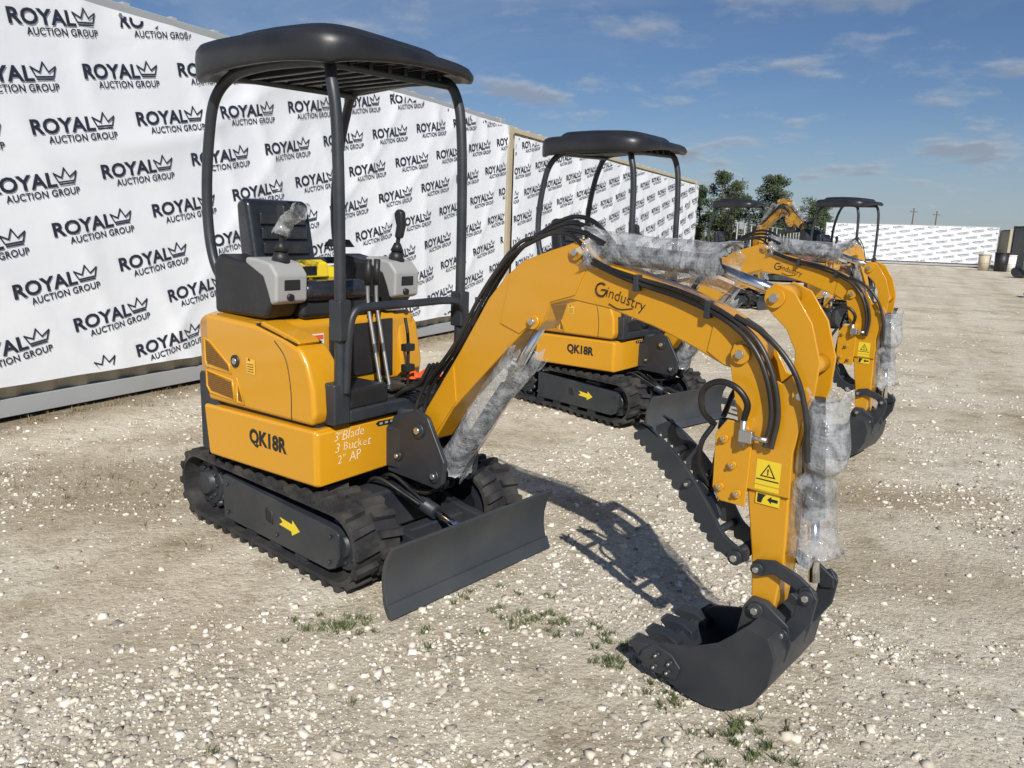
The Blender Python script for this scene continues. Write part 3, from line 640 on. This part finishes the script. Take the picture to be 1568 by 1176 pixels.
# ------------------------------------------------------------------ containers & banners
def cmat(name,col): return paint(name,col,.55,.35,dustcol=(.25,.20,.15),scale=1.5)
CG=cmat('container_grey',(.36,.38,.39)); CT=cmat('container_tan',(.50,.44,.32)); CB=cmat('container_bluegrey',(.20,.23,.25)); CDK=cmat('container_green',(.03,.05,.045))
def container(org,d,n,L,H,mat,rail,front_corr=True,Wd=2.44):
    root=empty('shipping_container',None,(org[0],org[1],0),math.atan2(d[1],d[0]))
    side=1 if (-d[1]*n[0]+d[0]*n[1])<0 else -1
    def corr(y0,dep,name):
        vs=[];fs=[];x=.12;pts=[]
        while x<L-.12:
            for dx,o in ((0,0),(.07,0),(.138,dep),(.208,dep)):
                pts.append((min(x+dx,L-.12),o))
            x+=.276
        for (x,o) in pts: vs+= [(x,y0+o,.16),(x,y0+o,H-.08)]
        for i in range(len(pts)-1): fs.append([2*i,2*i+2,2*i+3,2*i+1])
        mesh(name,vs,fs,mat,root)
    corr(side*.035,side*.036,'side_panel'); corr(side*(Wd-.035),-side*.036,'side_panel')
    def bx(nm,x0,x1,y0,y1,z0,z1,m=mat,bv=.006):
        y0,y1=sorted((side*y0,side*y1)); box(nm,(x0,y0,z0),(x1,y1,z1),m,root,bv)
    for y in (0,Wd-.08):
        bx('bottom_rail',.10,L-.10,y+.01,y+.08,.03,.165,rail); bx('top_rail',.10,L-.10,y+.012,y+.075,H-.085,H-.01,rail)
    for x in (0,L-.14):
        for y in (0,Wd-.14):
            bx('corner_post',x,x+.14,y,y+.14,.10,H-.10,rail)
            bx('corner_casting',x-.003,x+.165,y-.003,y+.16,0,.118,rail); bx('corner_casting',x-.003,x+.165,y-.003,y+.16,H-.118,H+.003,rail)
    bx('roof',.05,L-.05,.05,Wd-.05,H-.05,H-.02); bx('floor',.05,L-.05,.05,Wd-.05,.05,.17,CB)
    for x in (.03,L-.07): bx('end_wall',x,x+.04,.12,Wd-.12,.12,H-.1)
    for k in range(int(L/.45)): bx('roof_bow',.3+k*.45,.36+k*.45,.03,.10,H-.022,H+.012,rail,.002)
    return root
def bend(a,z,seed):
    v=.040*noise.noise(Vector((a*.45+seed,z*.30,seed)))
    r1=abs(noise.noise(Vector((a*1.1+z*.55,z*.30-a*.1,seed+4))))
    v+=.026*math.exp(-r1*9)*(.5+noise.noise(Vector((a*.5,z*.5,seed+20)))+.3)
    r2=abs(noise.noise(Vector((a*.9-z*.7,z*.35+a*.15,seed+14))))
    v+=.018*math.exp(-r2*11)
    v+=.016*math.exp(-abs(3.1-z)*1.6)*math.sin(a*5.2+2*noise.noise(Vector((a*.6,0,seed))))*.6
    return v+.05
bmat,nt,b=new_mat('banner_vinyl')
tc=N(nt,'ShaderNodeTexCoord'); n=N(nt,'ShaderNodeTexNoise'); n.inputs['Scale'].default_value=1.3; n.inputs['Detail'].default_value=6
nt.links.new(tc.outputs['Object'],n.inputs['Vector'])
r=ramp(nt,n.outputs[0],[(.3,(.77,.80,.85)),(.7,(.84,.86,.89))]); nt.links.new(r.outputs[0],b.inputs['Base Color']); b.inputs['Roughness'].default_value=.42
n2=N(nt,'ShaderNodeTexNoise'); n2.inputs['Scale'].default_value=1.6; n2.inputs['Detail'].default_value=3; n2.inputs['Distortion'].default_value=.4
nt.links.new(tc.outputs['Object'],n2.inputs['Vector']); bp=N(nt,'ShaderNodeBump'); bp.inputs['Strength'].default_value=.35; bp.inputs['Distance'].default_value=.05
nt.links.new(n2.outputs[0],bp.inputs['Height']); nt.links.new(bp.outputs[0],b.inputs['Normal'])
NAVY=paint('navy_print',(.018,.024,.045),.45,0.)
def logo():
    V=[];T=[];off=0
    v,t=glyph('ROYAL',.152,.0045,1.18,1.0); v=v-np.array([(v[:,0].min()),0]); v=v*np.array([.50/v[:,0].max(),.93])+np.array([-.335,-.005]); V.append(v);T.append(t+off);off+=len(v)
    v,t=glyph('AUCTION GROUP',.070,.0012,1.2,1.05); v=v-np.array([(v[:,0].min()),0]); v=v*np.array([.56/v[:,0].max(),1])+np.array([-.225,-.075]); V.append(v);T.append(t+off);off+=len(v)
    L=[(-.028,.078),(.0,.012),(.13,.012),(.158,.078),(.098,.042),(.065,.108),(.032,.042),(-.028,.078)]
    L=[np.array(p) for p in L]
    vv=[];tt=[]
    for p,q in zip(L[:-1],L[1:]):
        d=(q-p)/np.linalg.norm(q-p); nn=np.array((-d[1],d[0]))*.0055; p=p-d*.004; q=q+d*.004
        k=len(vv); vv+=[p-nn,q-nn,q+nn,p+nn]; tt+=[(k,k+1,k+2),(k,k+2,k+3)]
    k=len(vv); vv+=[np.array(x) for x in ((.0,-.010),(.13,-.010),(.13,.000),(0,.000))]; tt+=[(k,k+1,k+2),(k,k+2,k+3)]
    V.append(np.array(vv)+np.array([.180,.008])); T.append(np.array(tt)+off)
    return np.vstack(V),np.vstack(T)
LV,LT=logo()
def banner(org,d,n,a0,a1,z0,z1,seed,tilt=rad(10.5),phase=(.61,2.82)):
    root=empty('vinyl_banner',None,(0,0,0))
    vs=[];na=int((a1-a0)/.05);nz=56
    for i in range(na+1):
        a=a0+(a1-a0)*i/na
        for j in range(nz+1):
            z=z0+(z1-z0)*j/nz; zz=z
            if j==0: zz+=.012*noise.noise(Vector((a*1.5,0,seed)))
            w=bend(a,z,seed); p=org+d*a+n*w; vs.append((p.x,p.y,zz))
    fs=[[i*(nz+1)+j,(i+1)*(nz+1)+j,(i+1)*(nz+1)+j+1,i*(nz+1)+j+1] for i in range(na) for j in range(nz)]
    mesh('banner_sheet',vs,fs,bmat,root,smooth=True)
    A1=Vector((.862,.172)); B1=Vector((.525,-.265)); B2=Vector((-.42,-.45))
    V=[];T=[];off=0; ct,st=math.cos(tilt),math.sin(tilt)
    lx=LV[:,0]*ct-LV[:,1]*st; lz=LV[:,0]*st+LV[:,1]*ct
    for kr in range(-40,60):
        half=kr//2; P0=Vector(phase)+ (B1+B2)*half + (B1 if kr%2 else Vector((0,0)))
        for kc in range(-10,60):
            P=P0+A1*kc
            if P.x<a0-.3 or P.x>a1+.3 or P.y<z0-.1 or P.y>z1+.1: continue
            aa=P.x+lx; zz=P.y+lz
            ok=(aa>a0+.02)&(aa<a1-.02)&(zz>z0+.02)&(zz<z1-.02)
            tt=LT[ok[LT].all(1)]
            if len(tt)==0: continue
            pts=[]
            for a,z in zip(aa,zz):
                w=bend(a,z,seed)+.007; p=org+d*float(a)+n*w; pts.append((p.x,p.y,float(z)))
            V+=pts; T+=(tt+off).tolist(); off+=len(pts)
    mesh('banner_print',V,T,NAVY,root)
    for k in range(int((a1-a0)/.6)):
        a=a0+.15+k*.6; p=org+d*a+n*(bend(a,z1-.03,seed)+.002); q=p+n*.008
        cyl('eyelet',(p.x,p.y,z1-.03),(q.x,q.y,z1-.03),.016,STEEL,root,10)
    return root
H1=3.10
container(Wp+D*-4.45,D,Nn,12.19,H1+.03,CT,CG); container(Wp+D*7.90,D,Nn,12.19,H1-.04,CT,CT)
banner(Wp,D,Nn,-4.40,7.72,.27,3.04,1.0)
banner(Wp,D,Nn,7.97,20.05,.27,2.92,5.0,phase=(.61,2.70))
P1=Vector((22.1,56.5)); P2=Vector((32.1,52.5)); d2=(P2-P1).normalized(); n2v=Vector((d2.y,-d2.x))
container(P1,d2,n2v,10.8,2.75,CG,CG)
banner(P1,d2,n2v,.05,10.75,.25,2.68,8.0)
container(Vector((32.9,52.6)),Vector((.95,-.31)).normalized(),Vector((-.31,-.95)).normalized(),6.1,2.6,CT,CT)
container(Vector((30.6,47.2)),Vector((.97,-.24)).normalized(),Vector((-.24,-.97)).normalized(),6.1,2.75,CDK,CDK)
def bin_(x,y,c,s=1.):
    root=empty('trash_barrel',None,(x,y,0)); cyl('barrel_body',(0,0,0),(0,0,.85*s),.27*s,c,root,20,.30*s); cyl('barrel_rim',(0,0,.84*s),(0,0,.89*s),.32*s,c,root,20); cyl('barrel_band',(0,0,.4*s),(0,0,.44*s),.295*s,c,root,20)
bin_(28.9,46.6,PLAST,1.25); bin_(29.6,46.9,WHITE,1.1); bin_(28.3,47.3,CT,1.1)
# loose attachments lying near the right side of the lot
def spare(x,y,rz,s=1.):
    root=empty('spare_digging_bucket',None,(x,y,0),rz)
    S=[(-.22,.10),(-.14,.03),(.0,.0),(.14,.04),(.24,.16),(.26,.32),(.18,.40)]
    inn=[(.165,.385),(.24,.31),(.222,.17),(.13,.06),(.0,.02),(-.135,.05),(-.215,.12)]
    sc=lambda L:[(a*s,b_*s) for a,b_ in L]
    prism('shell',sc(S+inn),-.3*s,.3*s,CHAR,root,bev=.003)
    for sg in (-1,1):
        y0,y1=sorted((sg*.29*s,sg*.31*s)); prism('side_plate',sc(S+[(-.1,.22)]),y0,y1,CHAR,root,bev=.003)
        y0,y1=sorted((sg*.08*s,sg*.10*s)); prism('hanger',sc([(.05,.38),(.10,.50),(.2,.48),(.25,.30)]),y0,y1,CHAR,root,bev=.003)
    for t in (-.24,-.08,.08,.24): prism('tooth',sc([(-.2,.14),(-.32,.10),(-.2,.08)]),(t-.03)*s,(t+.03)*s,CHAR,root,bev=.003)
spare(15.7,23.3,.6); spare(24.6,38.,2.2,1.2); spare(26.5,40.,1.2,1.2)
fr=empty('wire_fence',None,(0,0,0)); FM=paint('galvanised',(.35,.36,.36),.5,.1)
fa,fb=Vector((9.5,34)),Vector((21.5,60))
for k in range(15):
    p=fa.lerp(fb,k/14); cyl('fence_post',(p.x,p.y,0),(p.x,p.y,2.1),.03,FM,fr,8)
for z in (.1,.6,1.1,1.6,2.08):
    cyl('fence_rail',(fa.x,fa.y,z),(fb.x,fb.y,z),.012 if z<2 else .02,FM,fr,6)
# ------------------------------------------------------------------ trees
BARK=paint('bark',(.10,.075,.05),.9,.2); LEAF=leafmat('pine_foliage',(.020,.036,.014),(.075,.10,.04)); LEAF2=leafmat('shrub_foliage',(.03,.05,.02),(.10,.12,.05))
def crown(vs,fs,c,r,n,ls):
    for _ in range(n):
        v=Vector((RD.gauss(0,1),RD.gauss(0,1),RD.gauss(0,1))).normalized()*(RD.random()**.45)
        p=Vector(c)+Vector((v.x*r[0],v.y*r[1],v.z*r[2])); s=ls*RD.uniform(.5,1.3)
        u=Vector((RD.gauss(0,1),RD.gauss(0,1),RD.gauss(0,1))).normalized(); w=u.orthogonal().normalized()
        i=len(vs); vs+= [p-u*s,p+w*s*.45,p+u*s,p-w*s*.45]; fs.append([i,i+1,i+2,i+3])
def tree(x,y,h,spread,name='pine_tree'):
    root=empty(name,None,(x,y,0)); tp=[(0,0,0)]; cx=0;cy=0
    for k in range(1,7):
        cx+=RD.gauss(0,.08);cy+=RD.gauss(0,.08); tp.append((cx,cy,h*.93*k/6))
    for k in range(6): cyl('trunk',tp[k],tp[k+1],.16*(1-k/7),BARK,root,8,.16*(1-(k+1)/7))
    vs=[];fs=[]
    for k in range(34):
        t=RD.uniform(.22,1); z=h*t; a=RD.random()*6.28; rr=spread*max(.15,1-1.3*abs(t-.6))*RD.uniform(.2,1)
        b0=Vector(tp[min(int(t*6),6)]); b0.z=z*.92; e=Vector((b0.x+rr*math.cos(a),b0.y+rr*math.sin(a),z))
        cyl('limb',b0,e,.05,BARK,root,5,.015)
        s=spread*RD.uniform(.24,.42); crown(vs,fs,e,(s*1.15,s*1.15,s*.8),130,.12)
    mesh('foliage',vs,fs,LEAF,root)
for x,y,h,s in [(18.0,70,7.2,1.6),(19.6,72,6.2,1.6),(21.6,69,6.6,1.6),(22.9,70,6.9,1.7),(24.4,74,5.0,1.4),(17.0,74,6.0,1.5),(20.4,76,5.4,1.7),(29.0,77,5.2,1.7),(30.6,79,5.2,1.5),(26.5,80,4.2,1.6)]: tree(x,y,h,s)
vs=[];fs=[]
for k in range(520):
    x=RD.uniform(8,190); y=118+RD.gauss(0,5)-x*.15; h=RD.uniform(1.2,2.6)*(1+.3*math.sin(x*.21))*(.8 if x>45 else 1.2)
    crown(vs,fs,(x,y,h*.55),(1.5,1.5,h*.6),46,.42)
mesh('distant_treeline',vs,fs,LEAF2)
def pole(x,y,h,s=.45):
    r=empty('utility_pole',None,(x,y,0)); cyl('pole_shaft',(0,0,0),(0,0,h),.11,BARK,r,8,.07); box('crossarm',(-s,-.04,h-.5),(s,.04,h-.42),BARK,r,0)
    for q in (-s*.9,0,s*.9): cyl('insulator',(q,0,h-.42),(q,0,h-.3),.04,GREY,r,6)
pole(50.0,100,5.8); pole(54.0,102,5.6); pole(27.5,98,8.6,.8); pole(25.4,88,6.3,.6)
rt=empty('red_skid_tank',None,(9.6,27.8,0)); box('tank_body',(-.5,-.6,.25),(.9,.6,.85),paint('red_paint',(.45,.03,.02),.4,.2),rt,.08,4); box('tank_skid',(-.6,-.6,.05),(1.0,.6,.22),CHAR,rt,.02); cyl('tank_filler',(.2,0,.84),(.2,0,.98),.1,CHAR,rt)

# ------------------------------------------------------------------ sky, sun, camera
w=bpy.data.worlds.new('World'); scene.world=w; w.use_nodes=True; nt=w.node_tree
bg=nt.nodes['Background']; sky=nt.nodes.new('ShaderNodeTexSky'); sky.sky_type='NISHITA'; sky.sun_disc=False
EL=rad(37.5); az=Vector((.15,-.989)).normalized(); sd=Vector((az.x*math.cos(EL),az.y*math.cos(EL),math.sin(EL)))
sky.sun_elevation=EL; sky.sun_rotation=math.atan2(az.x,az.y); sky.air_density=1.0; sky.dust_density=.2; sky.ozone_density=4.0
hs=nt.nodes.new('ShaderNodeHueSaturation'); hs.inputs['Saturation'].default_value=1.05; nt.links.new(sky.outputs[0],hs.inputs['Color'])
tc=nt.nodes.new('ShaderNodeTexCoord'); sep=nt.nodes.new('ShaderNodeSeparateXYZ'); nt.links.new(tc.outputs['Generated'],sep.inputs[0])
def M(op,a,b=None,c=None): return MM(nt,op,a,b,c)
def wm(f,a,b_,mode='MIX'):
    m=nt.nodes.new('ShaderNodeMix'); m.data_type='RGBA'; m.blend_type=mode
    if isinstance(f,float): m.inputs[0].default_value=f
    else: nt.links.new(f,m.inputs[0])
    for i,v in ((6,a),(7,b_)):
        if isinstance(v,bpy.types.NodeSocket): nt.links.new(v,m.inputs[i])
        else: m.inputs[i].default_value=(*v,1)
    return m.outputs[2]
def rng(v,a,b_,lo=0,hi=1):
    m=nt.nodes.new('ShaderNodeMapRange'); m.interpolation_type='SMOOTHSTEP'; nt.links.new(v,m.inputs[0])
    for i,x in enumerate((a,b_,lo,hi)): m.inputs[i+1].default_value=x
    return m.outputs[0]
tinted=wm(1.0,hs.outputs[0],(.88,.90,1.0),'MULTIPLY')
haze=rng(sep.outputs[2],.16,.0,0,.55)
tinted=wm(haze,tinted,(4.6,5.9,7.2))
zz=M('ADD',M('MAXIMUM',sep.outputs[2],0.0),.16)
cx=M('DIVIDE',sep.outputs[0],zz); cy=M('DIVIDE',sep.outputs[1],zz)
cmb=nt.nodes.new('ShaderNodeCombineXYZ'); nt.links.new(cx,cmb.inputs[0]); nt.links.new(cy,cmb.inputs[1])
def nz(scale,det,dist,off,rough=.55):
    mp=nt.nodes.new('ShaderNodeMapping'); mp.inputs['Location'].default_value=off; mp.inputs['Scale'].default_value=(scale,scale,1)
    nt.links.new(cmb.outputs[0],mp.inputs[0]); n=nt.nodes.new('ShaderNodeTexNoise'); n.inputs['Scale'].default_value=1; n.inputs['Detail'].default_value=det; n.inputs['Distortion'].default_value=dist; n.inputs['Roughness'].default_value=rough
    nt.links.new(mp.outputs[0],n.inputs['Vector']); return n.outputs[0]
wisp=rng(nz(.6,8,.9,(3.2,1.1,0),.66),.44,.80,0,.5)
puff=rng(nz(2.3,8,.1,(7.3,2.6,0),.56),.51,.68,0,.80)
shade=rng(nz(2.3,5,.1,(7.3,2.50,0),.56),.52,.66,0,1)
low=rng(sep.outputs[2],.50,.12,0.25,1)
puff=M('MULTIPLY',puff,low)
cc=wm(shade,(6.8,7.3,8.0),(4.2,4.8,5.8))
s1=wm(wisp,tinted,(6.0,7.0,8.2)); s2=wm(puff,s1,cc)
nt.links.new(s2,bg.inputs[0]); bg.inputs[1].default_value=.068
sl=bpy.data.lights.new('sun','SUN'); sl.energy=5.0; sl.angle=rad(.5); sl.color=(1,.955,.885)
so=link(bpy.data.objects.new('sun',sl),None); so.rotation_euler=sd.to_track_quat('Z','Y').to_euler(); so.location=(5,-10,12)
cam=bpy.data.cameras.new('camera'); co=link(bpy.data.objects.new('camera',cam),None)
cam.sensor_width=36; cam.lens=36*1178/1568; cam.clip_end=2000; cam.clip_start=.05
p,r_=rad(11.4),rad(2)
fw=Vector((0,math.cos(p),-math.sin(p))); u0=Vector((0,math.sin(p),math.cos(p))); X=Vector((1,0,0))
rt_=X*math.cos(r_)+u0*math.sin(r_); uu=-X*math.sin(r_)+u0*math.cos(r_)
m=Matrix((rt_,uu,-fw)).transposed().to_4x4(); m.translation=(0,0,1.5); co.matrix_world=m
scene.camera=co
scene.view_settings.view_transform='Standard'; scene.view_settings.look='None'; scene.view_settings.exposure=0
